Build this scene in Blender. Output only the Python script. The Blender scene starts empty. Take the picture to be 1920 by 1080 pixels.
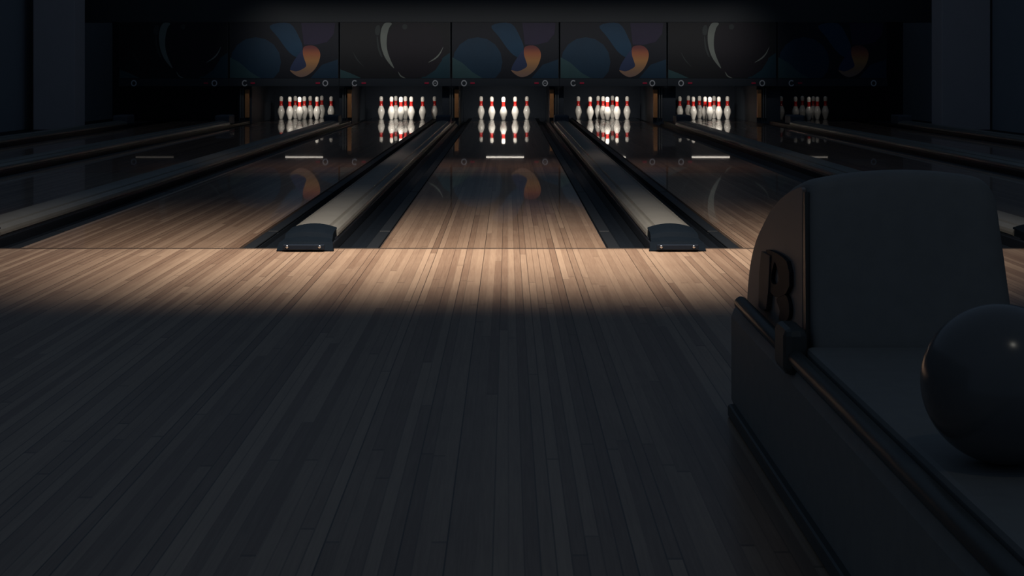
import bpy, bmesh, math, random
from mathutils import Vector, Matrix
from mathutils.geometry import tessellate_polygon
random.seed(4)
scene = bpy.context.scene
COL = scene.collection
F = 2965.0; VX = 952.0; VY = 129.0; H = 0.8346       # focal (px), vanishing point, eye height above the boards

# ------------------------------------------------------------------ camera
cam_d = bpy.data.cameras.new('camera'); cam = bpy.data.objects.new('camera', cam_d); COL.objects.link(cam)
cam.location = (0, 0, H); cam.rotation_euler = (math.radians(90), 0, 0)
cam_d.sensor_width = 36; cam_d.lens = F / 1920 * 36
cam_d.shift_x = (960 - VX) / 1920; cam_d.shift_y = -(540 - VY) / 1920
cam_d.clip_start = 0.05; cam_d.clip_end = 200
scene.camera = cam
# ------------------------------------------------------------------ world / exposure
w = bpy.data.worlds.new('world'); scene.world = w; w.use_nodes = True
bgn = w.node_tree.nodes['Background']; bgn.inputs[0].default_value = (0.44, 0.66, 1.0, 1); bgn.inputs[1].default_value = 0.053
scene.view_settings.view_transform = 'Standard'; scene.view_settings.look = 'None'
scene.view_settings.exposure = 0; scene.view_settings.gamma = 1
# ------------------------------------------------------------------ lights
def area(name, loc, target, sx, sy, power, color, spread):
    l = bpy.data.lights.new(name, 'AREA'); l.shape = 'RECTANGLE'; l.size = sx; l.size_y = sy
    l.energy = power; l.color = color; l.spread = math.radians(spread)
    o = bpy.data.objects.new(name, l); COL.objects.link(o); o.location = loc
    o.rotation_euler = (Vector(target) - Vector(loc)).to_track_quat('-Z', 'Y').to_euler()
    return o
area('approach_light', (-0.1, 6.35, 2.8), (-0.1, 7.32, 0), 3.0, 0.6, 55, (1.0, 0.89, 0.79), 73)
area('midlane_light', (-0.1, 13.4, 2.6), (-0.1, 13.5, 0), 4.0, 0.3, 4.0, (1.0, 0.78, 0.66), 62)
area('masking_light', (-0.05, 22.8, 2.2), (-0.05, 24.57, 1.12), 7.6, 0.1, 4.9, (1.0, 0.95, 0.92), 46)
pl = bpy.data.lights.new('service_lamp', 'POINT'); pl.energy = 2.4; pl.shadow_soft_size = 0.075; pl.color = (1, 0.97, 0.85)
po = bpy.data.objects.new('service_lamp', pl); COL.objects.link(po); po.location = (0.93, 1.15, 2.6)

# ------------------------------------------------------------------ materials
def lin(c): return tuple(((v / 255) / 12.92 if v / 255 <= .04045 else ((v / 255 + .055) / 1.055) ** 2.4) for v in c)
def mat(name, col, rough=0.5, metal=0.0, spec=0.5, coat=0.0, noise=0.12, nscale=30.0, emit=None, es=0):
    m = bpy.data.materials.new(name); m.use_nodes = True; nt = m.node_tree; b = nt.nodes['Principled BSDF']
    b.inputs['Roughness'].default_value = rough; b.inputs['Metallic'].default_value = metal
    b.inputs['Specular IOR Level'].default_value = spec; b.inputs['Coat Weight'].default_value = coat
    b.inputs['Coat Roughness'].default_value = 0.05
    tc = nt.nodes.new('ShaderNodeTexCoord'); n = nt.nodes.new('ShaderNodeTexNoise'); n.inputs['Scale'].default_value = nscale
    n.inputs['Detail'].default_value = 4
    nt.links.new(tc.outputs['Object'], n.inputs['Vector'])
    r = nt.nodes.new('ShaderNodeMapRange'); r.inputs['To Min'].default_value = 1 - noise; r.inputs['To Max'].default_value = 1 + noise
    nt.links.new(n.outputs['Fac'], r.inputs['Value'])
    mx = nt.nodes.new('ShaderNodeVectorMath'); mx.operation = 'SCALE'; mx.inputs[0].default_value = col[:3]
    nt.links.new(r.outputs['Result'], mx.inputs['Scale']); nt.links.new(mx.outputs[0], b.inputs['Base Color'])
    if emit:
        b.inputs['Emission Color'].default_value = (*emit, 1); b.inputs['Emission Strength'].default_value = es
    return m
def wood(name, light, dark, rough, coat, board=0.027, seg=2.8, gap=0.7, spec=0.5, crough=.045):
    m = bpy.data.materials.new(name); m.use_nodes = True; nt = m.node_tree; N = nt.nodes.new; L = nt.links.new
    b = nt.nodes['Principled BSDF']; b.inputs['Roughness'].default_value = rough
    b.inputs['Coat Weight'].default_value = coat; b.inputs['Coat Roughness'].default_value = crough
    b.inputs['Specular IOR Level'].default_value = spec
    g = N('ShaderNodeNewGeometry'); s = N('ShaderNodeSeparateXYZ'); L(g.outputs['Position'], s.inputs[0])
    def mth(op, a, c=None, clamp=False):
        n = N('ShaderNodeMath'); n.operation = op; n.use_clamp = clamp
        for i, v in enumerate((a, c)):
            if v is None: continue
            if isinstance(v, (int, float)): n.inputs[i].default_value = v
            else: L(v, n.inputs[i])
        return n.outputs[0]
    xb = mth('DIVIDE', s.outputs['X'], board); xi = mth('FLOOR', xb); xf = mth('FRACT', xb)
    w1 = N('ShaderNodeTexWhiteNoise'); w1.noise_dimensions = '1D'; L(xi, w1.inputs['W'])
    ys = mth('ADD', mth('DIVIDE', s.outputs['Y'], seg), mth('MULTIPLY', w1.outputs['Value'], 7.3)); yi = mth('FLOOR', ys)
    cb = N('ShaderNodeCombineXYZ'); L(xi, cb.inputs[0]); L(yi, cb.inputs[1])
    w2 = N('ShaderNodeTexWhiteNoise'); w2.noise_dimensions = '3D'; L(cb.outputs[0], w2.inputs['Vector'])
    # grain: noise stretched along the boards, shifted per board
    cg = N('ShaderNodeCombineXYZ'); L(mth('MULTIPLY', s.outputs['X'], 160.0), cg.inputs[0]); L(mth('MULTIPLY', s.outputs['Y'], 5.0), cg.inputs[1])
    L(mth('MULTIPLY', w2.outputs['Value'], 40.0), cg.inputs[2])
    n1 = N('ShaderNodeTexNoise'); n1.inputs['Scale'].default_value = 1; n1.inputs['Detail'].default_value = 5; n1.inputs['Roughness'].default_value = .65
    L(cg.outputs[0], n1.inputs['Vector'])
    n2 = N('ShaderNodeTexNoise'); n2.inputs['Scale'].default_value = 3.0; L(g.outputs['Position'], n2.inputs['Vector'])
    f = mth('ADD', mth('MULTIPLY', w2.outputs['Value'], 0.75), mth('ADD', mth('MULTIPLY', mth('SUBTRACT', n1.outputs['Fac'], .5), 0.9), mth('MULTIPLY', mth('SUBTRACT', n2.outputs['Fac'], .5), .35)), True)
    mix = N('ShaderNodeMix'); mix.data_type = 'RGBA'; mix.inputs[6].default_value = (*dark, 1); mix.inputs[7].default_value = (*light, 1); L(f, mix.inputs[0])
    # seams: darkness differs from board to board
    e = mth('LESS_THAN', xf, 0.11); w3 = N('ShaderNodeTexWhiteNoise'); w3.noise_dimensions = '1D'; L(mth('ADD', xi, 91.3), w3.inputs['W'])
    sd = mth('MULTIPLY', mth('MULTIPLY', e, w3.outputs['Value']), gap)
    yf = mth('FRACT', ys); ye = mth('MULTIPLY', mth('LESS_THAN', yf, 0.004), .4)
    tot = mth('SUBTRACT', 1.0, mth('MAXIMUM', sd, ye))
    sc = N('ShaderNodeVectorMath'); sc.operation = 'SCALE'; L(mix.outputs[2], sc.inputs[0]); L(tot, sc.inputs['Scale'])
    L(sc.outputs[0], b.inputs['Base Color'])
    return m

M = {}
M['approach'] = wood('approach_maple', (.56, .395, .27), (.28, .175, .115), 0.40, 0.38, spec=0.45, crough=.22, gap=.8)
M['maple'] = wood('lane_maple', (.55, .385, .265), (.28, .175, .115), 0.28, 0.65, gap=.8, crough=.02)
M['pine'] = wood('lane_pine', (.50, .30, .19), (.28, .15, .095), 0.3, 0.75, crough=.02)
M['foul'] = mat('foul_line_black', (.045, .03, .02), .6)
M['gutter'] = mat('gutter_black', (.007, .010, .014), .5, spec=.25)
M['bumper'] = mat('bumper_grey', (.011, .013, .015), .45, spec=.3)
M['deck'] = mat('pin_deck_black', (.008, .009, .012), .12, spec=.6)
M['divbody'] = mat('divider_black', (.010, .013, .018), .4)
M['alu'] = mat('brushed_cap', (.30, .29, .255), .33, metal=.55, nscale=6, noise=.2)
M['endblock'] = mat('end_block_black', (.005, .008, .012), .6, spec=.02)
M['plate'] = mat('end_plate', (.012, .017, .026), .4, spec=.1)
M['bolt'] = mat('bolt_steel', (.5, .5, .5), .25, metal=1)
M['housing'] = mat('housing_dark', (.09, .10, .12), .6)
M['wall'] = mat('wall_charcoal', (.30, .33, .36), .8, noise=.05, nscale=2)
M['pillar'] = mat('pillar_grey', (.62, .56, .56), .8, noise=.06, nscale=3)
M['header'] = mat('header_black', (.042, .05, .056), .6, nscale=2)
M['fascia'] = mat('fascia_black', (.028, .038, .05), .5)
M['curtain'] = mat('pit_curtain', (.028, .038, .055), .9)
M['kick'] = mat('kickback_black', (.055, .07, .09), .6)
M['post'] = mat('post_wood', (.85, .38, .14), .45, nscale=12, noise=.25)
M['strip'] = mat('post_strip_grey', (.20, .21, .21), .4)
M['pin'] = mat('pin_white', (.80, .77, .71), .22, coat=.5, noise=.06, nscale=40)
M['band'] = mat('pin_red', (.62, .025, .02), .25, coat=.5)
M['tube'] = mat('lamp_tube', (.8, .8, .8), .4)
M['ring'] = mat('ring_pale', (.68, .72, .76), .5)
M['red'] = mat('mark_red', (.62, .02, .08), .5)
M['hood'] = mat('hood_black', (.25, .25, .24), .55, spec=.35)
M['hoodside'] = mat('hood_side_brown', (.34, .29, .26), .5, spec=.3, noise=.1, nscale=5)
M['base'] = mat('return_base', (.32, .32, .30), .6, spec=.3)
M['rail'] = mat('return_rail', (.07, .075, .07), .4)
M['emb'] = mat('emblem_dark', (.012, .015, .022), .6, spec=.3)
M['embl'] = mat('emblem_bar', (.13, .11, .10), .55, spec=.3)
M['ball'] = mat('ball_black', (.13, .13, .13), .19, spec=.5, noise=.3, nscale=8)
M['hole'] = mat('hole_black', (.004, .004, .004), .8)

# ------------------------------------------------------------------ mesh helpers
def mesh_obj(name, bm, m, parent=None, smooth=False, loc=(0, 0, 0)):
    me = bpy.data.meshes.new(name); bmesh.ops.recalc_face_normals(bm, faces=bm.faces[:]); bm.to_mesh(me); bm.free()
    for k in (m if isinstance(m, (list, tuple)) else [m]): me.materials.append(k)
    if smooth:
        for p in me.polygons: p.use_smooth = True
    o = bpy.data.objects.new(name, me); COL.objects.link(o); o.location = loc
    if parent: o.parent = parent
    return o
def thing(name, label, cat, loc=(0, 0, 0), group=None):
    o = bpy.data.objects.new(name, None); COL.objects.link(o); o.location = loc; o.empty_display_size = .1
    o['label'] = label; o['category'] = cat
    if group: o['group'] = group
    return o
def struct(o, label=None, cat=None):
    o['kind'] = 'structure'
    if label: o['label'] = label
    if cat: o['category'] = cat
    return o
def box(bm, x0, x1, y0, y1, z0, z1, bev=0.0, mi=0):
    r = bmesh.ops.create_cube(bm, size=1.0); vs = r['verts']
    for v in vs: v.co = Vector(((x0 + x1) / 2 + v.co.x * (x1 - x0), (y0 + y1) / 2 + v.co.y * (y1 - y0), (z0 + z1) / 2 + v.co.z * (z1 - z0)))
    fs = {f for v in vs for f in v.link_faces}
    for f in fs: f.material_index = mi
    if bev:
        es = list({e for v in vs for e in v.link_edges})
        r2 = bmesh.ops.bevel(bm, geom=es, offset=bev, segments=2, profile=.5, affect='EDGES')
        for f in r2['faces']: f.material_index = mi
def bx(*a, **k):
    bm = bmesh.new(); box(bm, *a, **k); return bm
def prism_x(pts, x0, x1):                       # pts in (y,z)
    bm = bmesh.new(); a = [bm.verts.new((x0, y, z)) for y, z in pts]; b = [bm.verts.new((x1, y, z)) for y, z in pts]
    n = len(pts); bm.faces.new(a); bm.faces.new(b[::-1])
    for i in range(n): bm.faces.new((a[i], a[(i + 1) % n], b[(i + 1) % n], b[i]))
    return bm
def sweep_y(pts, y0, y1, closed=True):          # pts in (x,z)
    bm = bmesh.new(); a = [bm.verts.new((x, y0, z)) for x, z in pts]; b = [bm.verts.new((x, y1, z)) for x, z in pts]
    n = len(pts)
    if closed: bm.faces.new(a); bm.faces.new(b[::-1])
    for i in range(n if closed else n - 1): bm.faces.new((a[i], a[(i + 1) % n], b[(i + 1) % n], b[i]))
    return bm
def lathe(prof, seg=24):
    bm = bmesh.new(); rings = []
    for r, z in prof:
        if r < 1e-5: rings.append([bm.verts.new((0, 0, z))])
        else: rings.append([bm.verts.new((r * math.cos(2 * math.pi * i / seg), r * math.sin(2 * math.pi * i / seg), z)) for i in range(seg)])
    for a, b in zip(rings, rings[1:]):
        for i in range(seg):
            j = (i + 1) % seg
            if len(a) == 1 and len(b) > 1: bm.faces.new((a[0], b[i], b[j]))
            elif len(b) == 1 and len(a) > 1: bm.faces.new((a[i], a[j], b[0]))
            elif len(a) > 1: bm.faces.new((a[i], a[j], b[j], b[i]))
    return bm
def spline(pts, n=5, closed=True):
    out = []; N = len(pts)
    for i in range(N if closed else N - 1):
        g = lambda k: pts[k % N] if closed else pts[max(0, min(N - 1, k))]
        p0, p1, p2, p3 = g(i - 1), g(i), g(i + 1), g(i + 2)
        for k in range(n):
            t = k / n; out.append(tuple(.5 * (2 * p1[d] + (p2[d] - p0[d]) * t + (2 * p0[d] - 5 * p1[d] + 4 * p2[d] - p3[d]) * t * t + (3 * p1[d] - p0[d] - 3 * p2[d] + p3[d]) * t ** 3) for d in (0, 1)))
    if not closed: out.append(pts[-1])
    return out
def X(px, D): return (px - VX) * D / F
def Z(py, D): return H - (py - VY) * D / F

# ------------------------------------------------------------------ setting
YF = 7.354; YSPL = 12.69; YEND = 25.05; YM = 24.57
edges = [(-5.30, -4.36), (-3.85, -2.83), (-2.27, -1.253), (-.5955, .4585), (1.100, 2.154), (2.81, 3.865), (4.45, 5.46)]   # left and right edge of each lane
lanes = [(a + b) / 2 for a, b in edges]
gaps = [-5.58, -4.11, -2.54, -0.927, 0.7775, 2.53, 4.17, 5.72]
lname = ['far left lane', 'second lane left of centre', 'first lane left of centre', 'centre lane',
         'first lane right of centre', 'second lane right of centre', 'far right lane']
struct(mesh_obj('floor', bx(-6.9, 6.9, -1.5, YF - .026, -.12, 0), M['approach']))
struct(mesh_obj('trim_1', bx(-6.9, 6.9, YF - .026, YF + .016, -.12, -.001), M['foul']))
struct(mesh_obj('floor', bx(-6.9, 6.9, YF + .012, 28.0, -.3, -.12), M['curtain']))
struct(mesh_obj('wall_back', bx(-7.1, 7.1, 27.6, 27.8, -.3, 4.0), M['curtain']))
struct(mesh_obj('wall_left', bx(-7.1, -6.9, -1.5, 28.0, -.3, 4.0), M['wall']))
struct(mesh_obj('wall_right', bx(6.9, 7.1, -1.5, 28.0, -.3, 4.0), M['wall']))
struct(mesh_obj('trim_2', bx(-6.9, 6.9, YM, YM + .3, 1.56, 4.0), M['header']))       # header above the masking panels
for nm, x0, x1 in (('wall_left_pillar', X(62, 22.5), X(140, 22.5)), ('wall_right_pillar', X(1766, 22.5), X(1857, 22.5))):
    struct(mesh_obj(nm, bx(x0, min(x1, 6.89), 22.5, 23.05, -.12, 4.0, bev=.01), M['pillar']))
for s, x0, x1 in (('left', -6.9, -5.705), ('right', 5.845, 6.9)):
    o = mesh_obj('trim_3' if s == 'left' else 'trim_4', bx(x0, x1, YF + .012, 27.6, -.12, -.03), M['gutter']); struct(o)

# ------------------------------------------------------------------ lanes
DB = .12
for i, lx in enumerate(lanes):
    E0, E1 = edges[i]
    t = thing('bowling_lane', 'polished wooden bowling lane with black gutters, the ' + lname[i], 'bowling lane', (lx, YF, 0), 'bowling lanes')
    lo = lambda o: setattr(o, 'location', (-lx, -YF, 0)) or o
    lo(mesh_obj('maple_boards', bx(E0, E1, YF + .018, YSPL - .004, -.06, 0), M['maple'], t))
    lo(mesh_obj('splice_line', bx(E0, E1, YSPL - .004, YSPL + .010, -.06, -.0015), M['foul'], t))
    lo(mesh_obj('pine_boards', bx(E0, E1, YSPL + .010, YEND, -.06, 0), M['pine'], t))
    pd = lo(mesh_obj('pin_deck', bx(E0, E1, YEND + .002, 27.3, -.06, 0), M['deck'], t)); pd['label'] = 'black pin deck'
    for sd in (-1, 1):
        edge = E1 if sd > 0 else E0; g = gaps[i] if sd < 0 else gaps[i + 1]; wd = abs(g - edge) - DB
        q = lambda u, z: (edge + sd * (.002 + u * (wd - .004)), z)
        prof = [q(0, -.012), q(.34, -.014), q(.36, -.035), q(.46, -.06), q(.6, -.072), q(.74, -.07), q(.88, -.055), q(1, -.02), q(1, -.11), q(0, -.11)]
        gu = lo(mesh_obj('gutter', sweep_y(prof, YF + .018, 27.0), M['gutter'], t))
        # folded bumper rail in the gutter ledge, in sections with dark joints
        bm = bmesh.new(); y = YF + .02; xs = sorted((edge + sd * .012, edge + sd * .068)); k = 0
        while y < 24:
            ln = .80 if k == 0 else 2.6
            box(bm, xs[0], xs[1], y, min(y + ln, 24.4) - .03, -.0115, -.003, bev=.003); y += ln; k += 1
        r = mesh_obj('bumper_rail', bm, M['bumper'], gu)

# ------------------------------------------------------------------ dividers between the lanes
dl = ['left of the far left lane', 'right of the far left lane', 'left of the first lane left of centre', 'left of the centre lane',
      'right of the centre lane', 'right of the first lane right of centre', 'left of the far right lane', 'right of the far right lane']
for i, g in enumerate(gaps):
    t = thing('lane_divider', 'low black divider with grey metal cap, ' + dl[i], 'lane divider', (g, YF, -.12), 'lane dividers')
    def add(name, bm, m, par=None, smooth=False):
        if par is None:
            return mesh_obj(name, bm, m, t, smooth, loc=(0, -YF, .12))
        return mesh_obj(name, bm, m, par, smooth)
    add('body', bx(-DB + .002, DB - .002, YF + .02, 24.5, -.12, .028, bev=.006), M['divbody'])
    add('side_skirt', sweep_y([(-.115, .028), (-.113, .036), (.113, .036), (.115, .028)], YF + .1, 22.8), M['divbody'])
    hw = .103; top = []
    for k in range(0, 25):
        u = -1 + 2 * k / 24; x = u * hw; z = .0915 - .0175 * abs(u) ** 2.2
        if abs(u) > .80: z -= .005 * ((abs(u) - .80) / .2) ** 2
        if abs(abs(u) - .75) < .02: z -= .012
        top.append((x, z))
    prof = [(-.113, .036), (-.1175, .040), (-.1165, .052), (-.111, .064)] + top + [(.111, .064), (.1165, .052), (.1175, .040), (.113, .036)]
    add('metal_cap', sweep_y(prof, 7.56, 22.72), M['alu'])
    # end block on the foul line
    eb = bmesh.new(); st = [(7.225, .127, .004, .008), (7.24, .127, .016, .020), (7.27, .124, .036, .042), (7.30, .116, .040, .048), (7.36, .112, .044, .054), (7.385, .111, .060, .074), (7.42, .110, .066, .084), (7.585, .107, .074, .094)]
    rings = []
    for y, hw2, ze, zc in st:
        yb = 7.225 + (y - 7.225) * 1.0
        pts = [(-hw2 - .004, .0006), (-hw2, ze)] + [(-hw2 + 2 * hw2 * k / 10, ze + (zc - ze) * (1 - (-1 + 2 * k / 10) ** 2)) for k in range(1, 10)] + [(hw2, ze), (hw2 + .004, .0006)]
        bow = [-.012 * (1 - (x / .13) ** 2) if y < 7.29 else 0 for x, z in pts]
        rings.append([eb.verts.new((x, y + b, z)) for (x, z), b in zip(pts, bow)])
    for a, b in zip(rings, rings[1:]):
        for k in range(len(a)): eb.faces.new((a[k], a[(k + 1) % len(a)], b[(k + 1) % len(a)], b[k]))
    eb.faces.new(rings[0]); eb.faces.new(rings[-1][::-1])
    e = add('end_block', eb, M['endblock'])
    mesh_obj('front_plate', bx(-.098, .092, 7.198, 7.216, .008, .034, bev=.005), M['plate'], e)
    for bxx in (-.078, .070):
        bb = lathe([(0, .006), (.005, .005), (.0075, .002), (.008, 0), (0, 0)], 12); bmesh.ops.rotate(bb, verts=bb.verts[:], matrix=Matrix.Rotation(math.radians(90), 3, 'X'))
        bmesh.ops.translate(bb, verts=bb.verts[:], vec=(bxx, 7.199, .024)); mesh_obj('bolt', bb, M['bolt'], e, True)
    add('motor_housing', bx(-.105, .105, 22.74, 23.2, .029, .165, bev=.02), M['housing'])

# ------------------------------------------------------------------ partitions with wooden posts at the pin end
pposts = {1: 463, 2: 655, 3: 856, 4: 1034.5, 5: 1229, 6: 1424}
for i, g in enumerate(gaps):
    if i in (0, 7): continue
    t = thing('pin_deck_partition', 'black partition with brown wooden post, ' + dl[i], 'partition', (g, 24.7, -.12), 'pin deck partitions')
    px = pposts[i]; D = 24.70; xp = X(px, D); sd = 1 if xp > g else -1
    w0, w1 = xp - .032, xp + .032
    x0, x1 = min(g - .1, w0), max(g + .1, w1)
    mesh_obj('side_panel', bx(x0 - g, x1 - g, .075, 2.5, .0, .68), M['kick'], t)
    mesh_obj('wooden_post', bx(w0 - g, w1 - g, 0, .074, .19, .63, bev=.006), M['post'], t)
    for k, off in enumerate((.066, .10)):
        xs = xp - sd * off - g; mesh_obj('metal_strip', bx(xs - .009, xs + .009, .02, .074, .18, .655, bev=.003), M['strip'], t)

# ------------------------------------------------------------------ masking panels with artwork
def art_mat(name, rgb, k=1.0): return mat(name, tuple(min(.9, v * k) for v in lin(rgb)), .55, noise=.18, nscale=5)
AK = 2.0
A = {n: art_mat('print_' + n, c, AK) for n, c in dict(
    black=(15, 17, 20), disc=(19, 16, 23), teal=(36, 62, 66), tealdark=(16, 46, 56), pale=(98, 104, 98), faint=(40, 46, 46),
    navy=(12, 17, 26), blue=(15, 48, 70), bluemid=(13, 40, 58), purple=(34, 29, 50), red=(112, 54, 50), orange=(176, 118, 70), tan=(136, 104, 88), petal=(34, 46, 74)).items()}
cm = bpy.data.materials.new('print_crescent'); cm.use_nodes = True; nt = cm.node_tree; bs = nt.nodes['Principled BSDF']; bs.inputs['Roughness'].default_value = .55
tc = nt.nodes.new('ShaderNodeTexCoord'); sz = nt.nodes.new('ShaderNodeSeparateXYZ'); mr = nt.nodes.new('ShaderNodeMapRange'); cr = nt.nodes.new('ShaderNodeValToRGB')
nt.links.new(tc.outputs['Object'], sz.inputs[0]); nt.links.new(sz.outputs['Z'], mr.inputs['Value'])
mr.inputs['From Min'].default_value = .02; mr.inputs['From Max'].default_value = .53
nt.links.new(mr.outputs['Result'], cr.inputs['Fac']); nt.links.new(cr.outputs['Color'], bs.inputs['Base Color'])
e = cr.color_ramp.elements; e[0].position = 0; e[0].color = (.34, .22, .18, 1); e[1].position = 1; e[1].color = (.16, .05, .06, 1)
for ps, c in ((.25, (.42, .24, .13, 1)), (.5, (.62, .30, .11, 1)), (.72, (.52, .17, .08, 1)), (.88, (.25, .07, .06, 1))):
    q = cr.color_ramp.elements.new(ps); q.color = c
A['crescent'] = cm
names = list(A)
def panel_art(kind):
    # polygons in the panel's own frame: u 0..1 left to right, v 0..1 top to bottom, z layer
    P = []
    def pg(m, pts, layer, smooth=True, ref=None):
        (ox, oy, sx, sy) = ref
        q = [((x - ox) / sx, (y - oy) / sy) for x, y in pts]
        P.append((m, spline(q, 4) if smooth else q, layer))
    if kind == 'ball':
        R = (75, 105, 850, 417)
        pg('tealdark', [(700, 522), (925, 522), (925, 330), (820, 400)], 1, False, R)
        pg('teal', [(75, 455), (160, 485), (240, 522), (75, 522)], 1, False, R)
        pg('disc', [(645 + 232 * math.cos(a * .3927), min(521, 300 + 225 * math.sin(a * .3927)) if 300 + 225 * math.sin(a * .3927) > 106 else 107) for a in range(16)], 2, False, R)
        pg('pale', [(395, 150), (386, 220), (396, 300), (430, 380), (492, 448), (458, 370), (437, 300), (436, 220), (452, 150), (474, 112), (425, 108)], 3, True, R)
        pg('faint', [(345, 160), (358, 130), (378, 128), (385, 165), (372, 200), (350, 195)], 3, True, R)
        pg('faint', [(358, 215), (366, 215), (378, 290), (402, 360), (385, 350), (364, 290)], 3, True, R)
        pg('faint', [(573 + 20 * math.cos(a * .7854), 138 + 20 * math.sin(a * .7854)) for a in range(8)], 3, True, R)
        pg('pale', [(870, 285), (848, 338), (810, 378), (752, 405), (806, 368), (842, 332)], 3, True, R)
        pg('faint', [(175, 325), (205, 385), (262, 438), (215, 385)], 3, True, R)
        pg('pale', [(522, 470), (545, 500), (582, 521), (540, 508)], 3, True, R)
        base = 'black'
    else:
        R = (940, 105, 835, 417)
        pg('bluemid', [(1140 + 195 * math.cos(a * .3927), min(521, 400 + 185 * math.sin(a * .3927))) for a in range(16)], 1, False, R)
        pg('teal', [(940, 365), (1020, 405), (1100, 475), (1180, 522), (940, 522)], 2, False, R)
        pg('bluemid', [(1560, 522), (1775, 522), (1775, 380), (1650, 420)], 1, False, R)
        pg('blue', [(1250, 130), (1400, 112), (1480, 230), (1500, 300), (1472, 365), (1400, 330), (1310, 215)], 2, True, R)
        pg('purple', [(1490, 108), (1750, 108), (1740, 190), (1690, 250), (1600, 272), (1510, 270)], 2, False, R)
        pg('petal', [(1405, 460), (1432, 395), (1500, 310), (1512, 370), (1535, 435), (1455, 472)], 3, True, R)
        pg('crescent', [(1403, 460), (1450, 470), (1500, 452), (1528, 428), (1516, 385), (1503, 340), (1510, 288), (1572, 276), (1618, 300), (1636, 345), (1622, 405), (1588, 460), (1535, 500), (1480, 512), (1432, 490)], 4, True, R)
        base = 'navy'
    return base, P
mj = [222, 429, 636, 846, 1049, 1251, 1457, 1664]
kinds = ['ball', 'wave', 'ball', 'wave', 'wave', 'ball', 'wave']
ZB, ZT = Z(147, YM), Z(42, YM)
for i in range(7):
    x0, x1 = X(mj[i] + 1.4, YM), X(mj[i + 1] - 1.4, YM)
    kind = kinds[i]; base, P = panel_art(kind)
    desc = 'dark ball picture with pale crescent' if kind == 'ball' else 'blue picture panel with orange crescent'
    t = thing('picture_panel', desc + ', above the ' + lname[i], 'picture panel', ((x0 + x1) / 2, YM, ZB), 'picture panels above the pins')
    W = x1 - x0; HH = ZT - ZB
    mesh_obj('panel_board', bx(-W / 2, W / 2, 0, .04, 0, HH, bev=.004), M['header'], t)
    bm = bmesh.new()
    def poly(m, pts, layer):
        vs = []
        for u, v in pts:
            u = max(.004, min(.996, u)); v = max(.004, min(.996, v)); vs.append(bm.verts.new((-W / 2 + u * W, -.001 - .0007 * layer, HH * (1 - v))))
        for tri in tessellate_polygon([[Vector((v.co.x, v.co.z, 0)) for v in vs]]):
            try: f = bm.faces.new([vs[q] for q in tri]); f.material_index = names.index(m)
            except ValueError: pass
    poly(base, [(0.004, .004), (.996, .004), (.996, .996), (.004, .996)], 0)
    for m, pts, lay in P: poly(m, pts, lay)
    mesh_obj('artwork', bm, [A[n] for n in names], t)

# fascia below the panels with pale rings and red marks
rings = [[(251, 0), (402, 0)], [(459, 1), (610, 0)], [(665, 1), (816, 2)], [(870, 0), (1022, 2)], [(1075, 1), (1223, 0)], [(1277, 0), (1429, 0)], [(1484, 1), (1638, 0)]]
reds = [[386], [474, 596], [682, 800], [886, 1006], [1091, 1209], [1294, 1413], [1500]]
ZFB = .566
for i in range(7):
    x0, x1 = X(mj[i] + .5, YM), X(mj[i + 1] - .5, YM); xm = (x0 + x1) / 2
    t = thing('ring_fascia', 'black fascia strip with pale rings and red marks, above the ' + lname[i], 'fascia', (xm, YM, ZFB), 'fascia strips above the pins')
    mesh_obj('fascia_board', bx(x0 - xm, x1 - xm, 0, .03, 0, ZB - ZFB - .002), M['fascia'], t)
    for px, var in rings[i]:
        bm = bmesh.new(); n = 24; ro, ri = .049, .032; cx, cz = X(px, YM) - xm, Z(156, YM) - ZFB
        ks = range(n) if var != 1 else range(3, n - 2)
        for k in ks:
            a0, a1 = 2 * math.pi * k / n, 2 * math.pi * (k + 1) / n
            p = [(cx + r * math.cos(a) * .9, cz + r * math.sin(a)) for r, a in ((ri, a0), (ro, a0), (ro, a1), (ri, a1))]
            f0 = [bm.verts.new((x, -.006, z)) for x, z in p]; f1 = [bm.verts.new((x, -.0005, z)) for x, z in p]
            bm.faces.new(f0); bm.faces.new(f1[::-1])
            for q in range(4): bm.faces.new((f0[q], f0[(q + 1) % 4], f1[(q + 1) % 4], f1[q]))
        if var == 2:
            box(bm, cx - .018, cx + .018, -.006, -.0005, cz - .004, cz + .004)
        mesh_obj('ring', bm, M['ring'], t)
    for px in reds[i]:
        cx, cz = X(px, YM) - xm, Z(156, YM) - ZFB
        bm = bmesh.new(); box(bm, cx - .034, cx + .034, -.006, -.0005, cz - .013, cz + .013, bev=.002)
        mesh_obj('red_mark', bm, M['red'], t)

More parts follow.
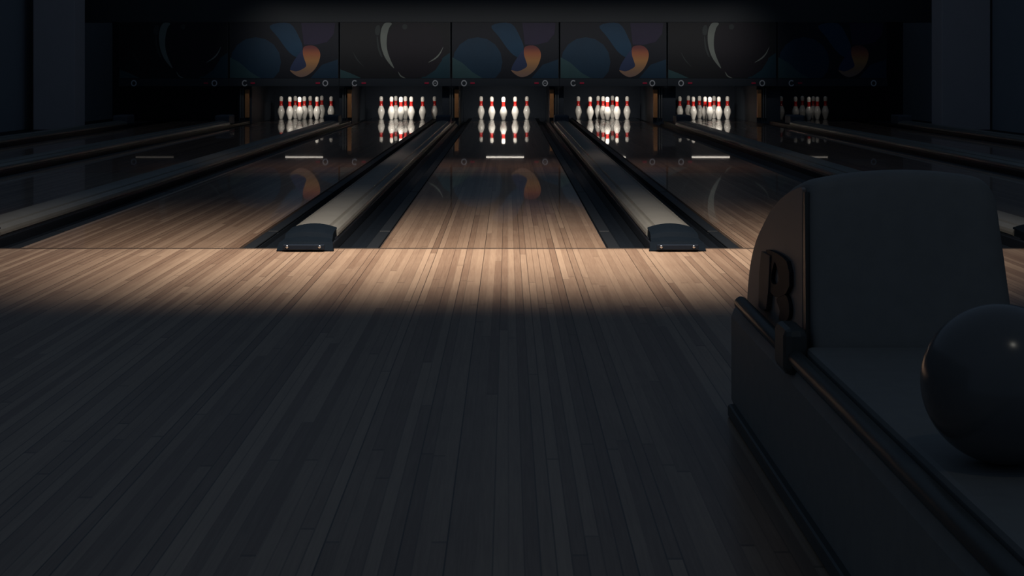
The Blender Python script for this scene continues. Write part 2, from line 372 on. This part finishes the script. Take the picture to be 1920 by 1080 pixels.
# ------------------------------------------------------------------ pin deck lamps
pw = [0.02, 1.3, 2.2, 2.5, 2.3, 1.7, .05]
for i, lx in enumerate(lanes):
    cx = X([286, 568, 752, 947, 1139, 1335, 1520][i], 24.95)
    t = thing('pin_deck_lamp', 'slim lamp tube under the fascia of the ' + lname[i], 'lamp', (cx, 24.98, .572), 'pin deck lamps')
    em = mat('tube_glow_%d' % i, (.8, .8, .8), .4, emit=(1, .9, .78), es=[.12, 1.8, 2.6, 3.2, 2.6, 2.8, .4][i])
    for k, (ty, tz) in enumerate(((.12, -.0045),)):
        bm = lathe([(0, -.30), (.0055, -.30), (.0055, .30), (0, .30)], 12); bmesh.ops.rotate(bm, verts=bm.verts[:], matrix=Matrix.Rotation(math.radians(90), 3, 'Y'))
        mesh_obj('glowing_tube', bm, em, t, True, loc=(0, ty, tz))
    for sx in (-.29, .29): mesh_obj('bracket', bx(sx - .01, sx + .01, -.3825, .13, .0, .02), M['kick'], t)
    l = bpy.data.lights.new('pin_deck_light', 'AREA'); l.shape = 'RECTANGLE'; l.size = .16; l.size_y = .04; l.energy = pw[i]; l.color = (1, .93, .84); l.spread = math.radians(70)
    o = bpy.data.objects.new('pin_deck_light', l); COL.objects.link(o); o.parent = t; o.location = (lx - cx, .20, -.004)
    o.rotation_euler = Vector((0, .78, -.36)).to_track_quat('-Z', 'Y').to_euler()

# ------------------------------------------------------------------ pins
prof = [(0, 0), (.0255, 0), (.0285, .006), (.0365, .03), (.0475, .065), (.0565, .095), (.0604, .114), (.0598, .13), (.0555, .155), (.048, .178), (.0385, .2), (.0305, .22),
        (.0255, .24), (.0235, .255), (.0236, .27), (.0262, .29), (.030, .315), (.0321, .337), (.0312, .352), (.0265, .367), (.018, .377), (.008, .381), (0, .381)]
def rad(z):
    for (r0, z0), (r1, z1) in zip(prof, prof[1:]):
        if z0 <= z <= z1 and z1 > z0: return r0 + (r1 - r0) * (z - z0) / (z1 - z0)
bandp = [(rad(z) - .0003, z) if e else (rad(z) + .0009, z) for z, e in ((.221, 1), (.2225, 0), (.235, 0), (.2475, 0), (.26, 0), (.275, 0), (.29, 0), (.2985, 0), (.300, 1))]
p0 = thing('bowling_pin', '', 'bowling pin'); mesh_obj('pin_body', lathe(prof, 28), M['pin'], p0, True); mesh_obj('neck_band', lathe(bandp, 28), M['band'], p0, True)
D0 = 25.64; RS = .30
pins = {
    3: [(902, 2), (922, 1), (944, 0), (966, 1), (988, 2)],
    2: [(714.7, 2), (733.9, 1), (742, 3), (751.7, 0), (760.2, 2), (771.1, 1), (792.6, 1), (815, 2)],
    1: [(527.2, 2), (543.3, 1), (553.7, 3), (561.7, 0), (570.6, 2), (581.7, 3), (594.5, 1), (603.4, 4), (621.1, 2)],
    4: [(1084.2, 2), (1106.3, 1), (1121.5, 3), (1130.8, 2), (1138.9, 0), (1148.4, 4), (1157, 1), (1175.9, 2)],
    5: [(1274.4, 2), (1290.6, 4), (1299.7, 1), (1311.4, 3), (1321.9, 1), (1330.8, 0), (1338.7, 3), (1347.8, 1), (1363.9, 2)],
    6: [(1464.4, 2), (1491.5, 1), (1504.5, 3), (1516.6, 0), (1525, 2), (1532.5, 1), (1547.5, 2)]}
ordn = ['first', 'second', 'third', 'fourth', 'fifth', 'sixth', 'seventh', 'eighth', 'ninth']
first = True
for li in sorted(pins):
    for k, (px, row) in enumerate(pins[li]):
        D = D0 + RS * row; x = X(px, D)
        if first: r = p0; first = False
        else:
            r = p0.copy(); COL.objects.link(r)
            for ch in list(p0.children):
                c = ch.copy(); COL.objects.link(c); c.parent = r
        r.location = (x, D, 0.0)
        r.rotation_euler = (0, 0, random.random() * 6)
        if li == 3:
            lab = ['leftmost', 'second from the left', 'frontmost, in the middle', 'second from the right', 'rightmost'][k]
            r['label'] = 'white bowling pin with red neck band on the centre lane, ' + lab
        else:
            r['label'] = 'white red-banded bowling pin, ' + ordn[k] + ' from the left on the ' + lname[li]
        r['group'] = 'bowling pins standing on the ' + lname[li]

# ------------------------------------------------------------------ ball return in the right foreground
t = thing('ball_return', 'dark ball return with arched hood and raised letter emblem, right foreground', 'ball return', (.78, 2.6, 0))
T = lambda o: setattr(o, 'location', (-.78, -2.6, 0)) or o
XL, XR = .593, .968
top = spline([(3.105, .592), (3.125, .612), (3.22, .603), (3.362, .577), (3.50, .540), (3.60, .503), (3.72, .450), (3.80, .398), (3.85, .340), (3.88, .27)], 4, False)
prof2 = [(3.06, .27), (3.075, .40)] + [(3.095, .53)] + top
cy, cz = 3.35, .27
bm = bmesh.new(); st = []; rl, rr = .018, .05
N_ = 30
for k in range(N_ + 1):
    u = k / N_; u = .5 - .5 * math.cos(math.pi * u)
    x = XL + u * (XR - XL)
    s = 0
    if x < XL + rl: e = rl - (x - XL); s = rl - math.sqrt(max(0, rl * rl - e * e))
    if x > XR - rr: e = rr - (XR - x); s = rr - math.sqrt(max(0, rr * rr - e * e))
    crown = .022 * (1 - ((x - (XL + XR) / 2) / ((XR - XL) / 2)) ** 2)
    ring = []
    for y, z in prof2:
        hz = (z - cz) / .34
        yy = y + (s * .6 if y < cy else -s); zz = z + (-s + crown) * max(0, hz) ** 1.0
        fl = (.026 * (1 - hz)) * max(0, (x - .8) / .168)
        ring.append(bm.verts.new((x + fl, yy, max(cz, zz))))
    st.append(ring)
for a, b in zip(st, st[1:]):
    for q in range(len(a) - 1): bm.faces.new((a[q], a[q + 1], b[q + 1], b[q]))
fL = bm.faces.new(st[0]); fR = bm.faces.new(st[-1][::-1])
hood = T(mesh_obj('hood', bm, M['hood'], t, True)); hood['label'] = 'black arched hood'
me = hood.data
me.polygons[len(me.polygons) - 2].use_smooth = False; me.polygons[len(me.polygons) - 1].use_smooth = False
# brown side panel, following the arch
sidep = [(3.14, .272), (3.14, .595)] + [(y - .012, z - .012) for y, z in top if y > 3.16]
sp_ = prism_x(sidep, .585, .5925); sdo = mesh_obj('side_panel', sp_, M['hoodside'], hood); sdo['label'] = 'dull brown side panel'
mesh_obj('edge_trim', prism_x([(3.098, .272), (3.126, .272), (3.13, .59), (3.112, .592)], .5845, .5925), M['rail'], hood)
# emblem: image positions carried onto the plane of the side panel
def side(px, py, xx=.584):
    D = xx * F / (px - VX); return (D, H - (py - VY) * D / F)
E = lambda x, y: side(1360 + x / 4.154, 440 + y / 4.154)
def emb(name, pts, m, xa, xb, sm=True, hole=None):
    q = [E(*p) for p in pts]
    if sm: q = spline(q, 3)
    bm = bmesh.new()
    if hole:
        h = spline([E(*p) for p in hole], 3); n = len(q)
        # bridge outer outline and counter with a strip of quads sampled by angle
        c = (sum(p[0] for p in h) / len(h), sum(p[1] for p in h) / len(h))
        def cast(loop, a):
            dx, dy = math.cos(a), math.sin(a); best = None
            for i in range(len(loop)):
                (x1, y1), (x2, y2) = loop[i], loop[(i + 1) % len(loop)]
                den = dx * (y2 - y1) - dy * (x2 - x1)
                if abs(den) < 1e-12: continue
                tt = ((x1 - c[0]) * (y2 - y1) - (y1 - c[1]) * (x2 - x1)) / den; uu = ((x1 - c[0]) * dy - (y1 - c[1]) * dx) / den
                if tt > 0 and -1e-6 <= uu <= 1.000001: best = tt if best is None else max(best, tt)
            return (c[0] + dx * best, c[1] + dy * best)
        n = 40; L4 = []
        for xx in (xa, xb):
            for lp in (q, h): L4.append([bm.verts.new((xx, *cast(lp, 2 * math.pi * i / n))) for i in range(n)])
        oa, ha, ob, hb = L4
        for i in range(n):
            j = (i + 1) % n
            bm.faces.new((oa[i], oa[j], ha[j], ha[i])); bm.faces.new((ob[i], ob[j], hb[j], hb[i]))
            bm.faces.new((oa[i], oa[j], ob[j], ob[i])); bm.faces.new((ha[i], ha[j], hb[j], hb[i]))
    else:
        bm.free(); bm = prism_x(q, xa, xb)
    return mesh_obj(name, bm, m, sdo)
emb('letter_bowl', [(335, 120), (390, 128), (455, 162), (508, 210), (527, 280), (527, 420), (490, 465), (430, 488), (385, 455), (368, 420), (372, 300), (385, 180)], M['emb'], .576, .585,
    hole=[(412, 215), (428, 250), (440, 310), (442, 365), (415, 388), (386, 365), (390, 290)])
emb('letter_tail', [(432, 490), (492, 470), (522, 540), (522, 630), (500, 668), (455, 672), (440, 655), (448, 590), (425, 520)], M['emb'], .577, .585)
emb('letter_stem', [(318, 130), (385, 165), (372, 440), (355, 580), (322, 590), (295, 560), (300, 300)], M['embl'], .573, .585, sm=False)
# body, tray, rails
bprof = [(3.885, 0), (3.885, .262), (1.30, .262), (1.30, 0)]
bm = bx(.545, 1.03, 1.30, 3.885, .0, .262, bev=.03)
bd = T(mesh_obj('base_cabinet', bm, M['base'], t))
T(mesh_obj('foot_plinth', bx(.528, 1.04, 1.28, 3.80, 0, .03, bev=.006), M['rail'], t))
T(mesh_obj('ball_tray', bx(.575, 1.00, 1.32, 3.055, .264, .298, bev=.01), M['hood'], t))
for xr, y0, y1 in ((.553, 3.14, 3.76), (.553, 1.30, 3.06), (1.015, 1.30, 3.76)):
    bm = lathe([(0, y0), (.012, y0 + .002), (.016, y0 + .01), (.016, y1 - .01), (.012, y1 - .002), (0, y1)], 14)
    bmesh.ops.rotate(bm, verts=bm.verts[:], matrix=Matrix.Rotation(math.radians(-90), 3, 'X')); bmesh.ops.translate(bm, verts=bm.verts[:], vec=(xr, 0, .279))
    T(mesh_obj('side_rail', bm, M['rail'], t, True))
T(mesh_obj('rail_joint', bx(.530, .576, 3.03, 3.15, .245, .335, bev=.014), M['rail'], t))
# balls on the tray
def ball(loc, label, holes):
    b = thing('bowling_ball', label, 'bowling ball', (loc[0], loc[1], loc[2] - .108), None)
    bm = bmesh.new(); bmesh.ops.create_uvsphere(bm, u_segments=64, v_segments=40, radius=.108); o = mesh_obj('ball_shell', bm, M['ball'], b, True, loc=(0, 0, .108))
    for (hx, hy, hz) in holes:
        n = Vector((hx, hy, hz)).normalized(); bm = lathe([(0, .0012), (.0115, .0008), (.0125, -.001), (0, -.001)], 20)
        h = mesh_obj('finger_hole', bm, M['hole'], b, False, loc=Vector((0, 0, .108)) + n * .1079); h.rotation_euler = n.to_track_quat('Z', 'Y').to_euler()
ball((.672, 2.15, .4066), 'glossy black bowling ball resting on the ball return tray', [(.5, .2, .8), (.6, .35, .65), (.75, .1, .6)])
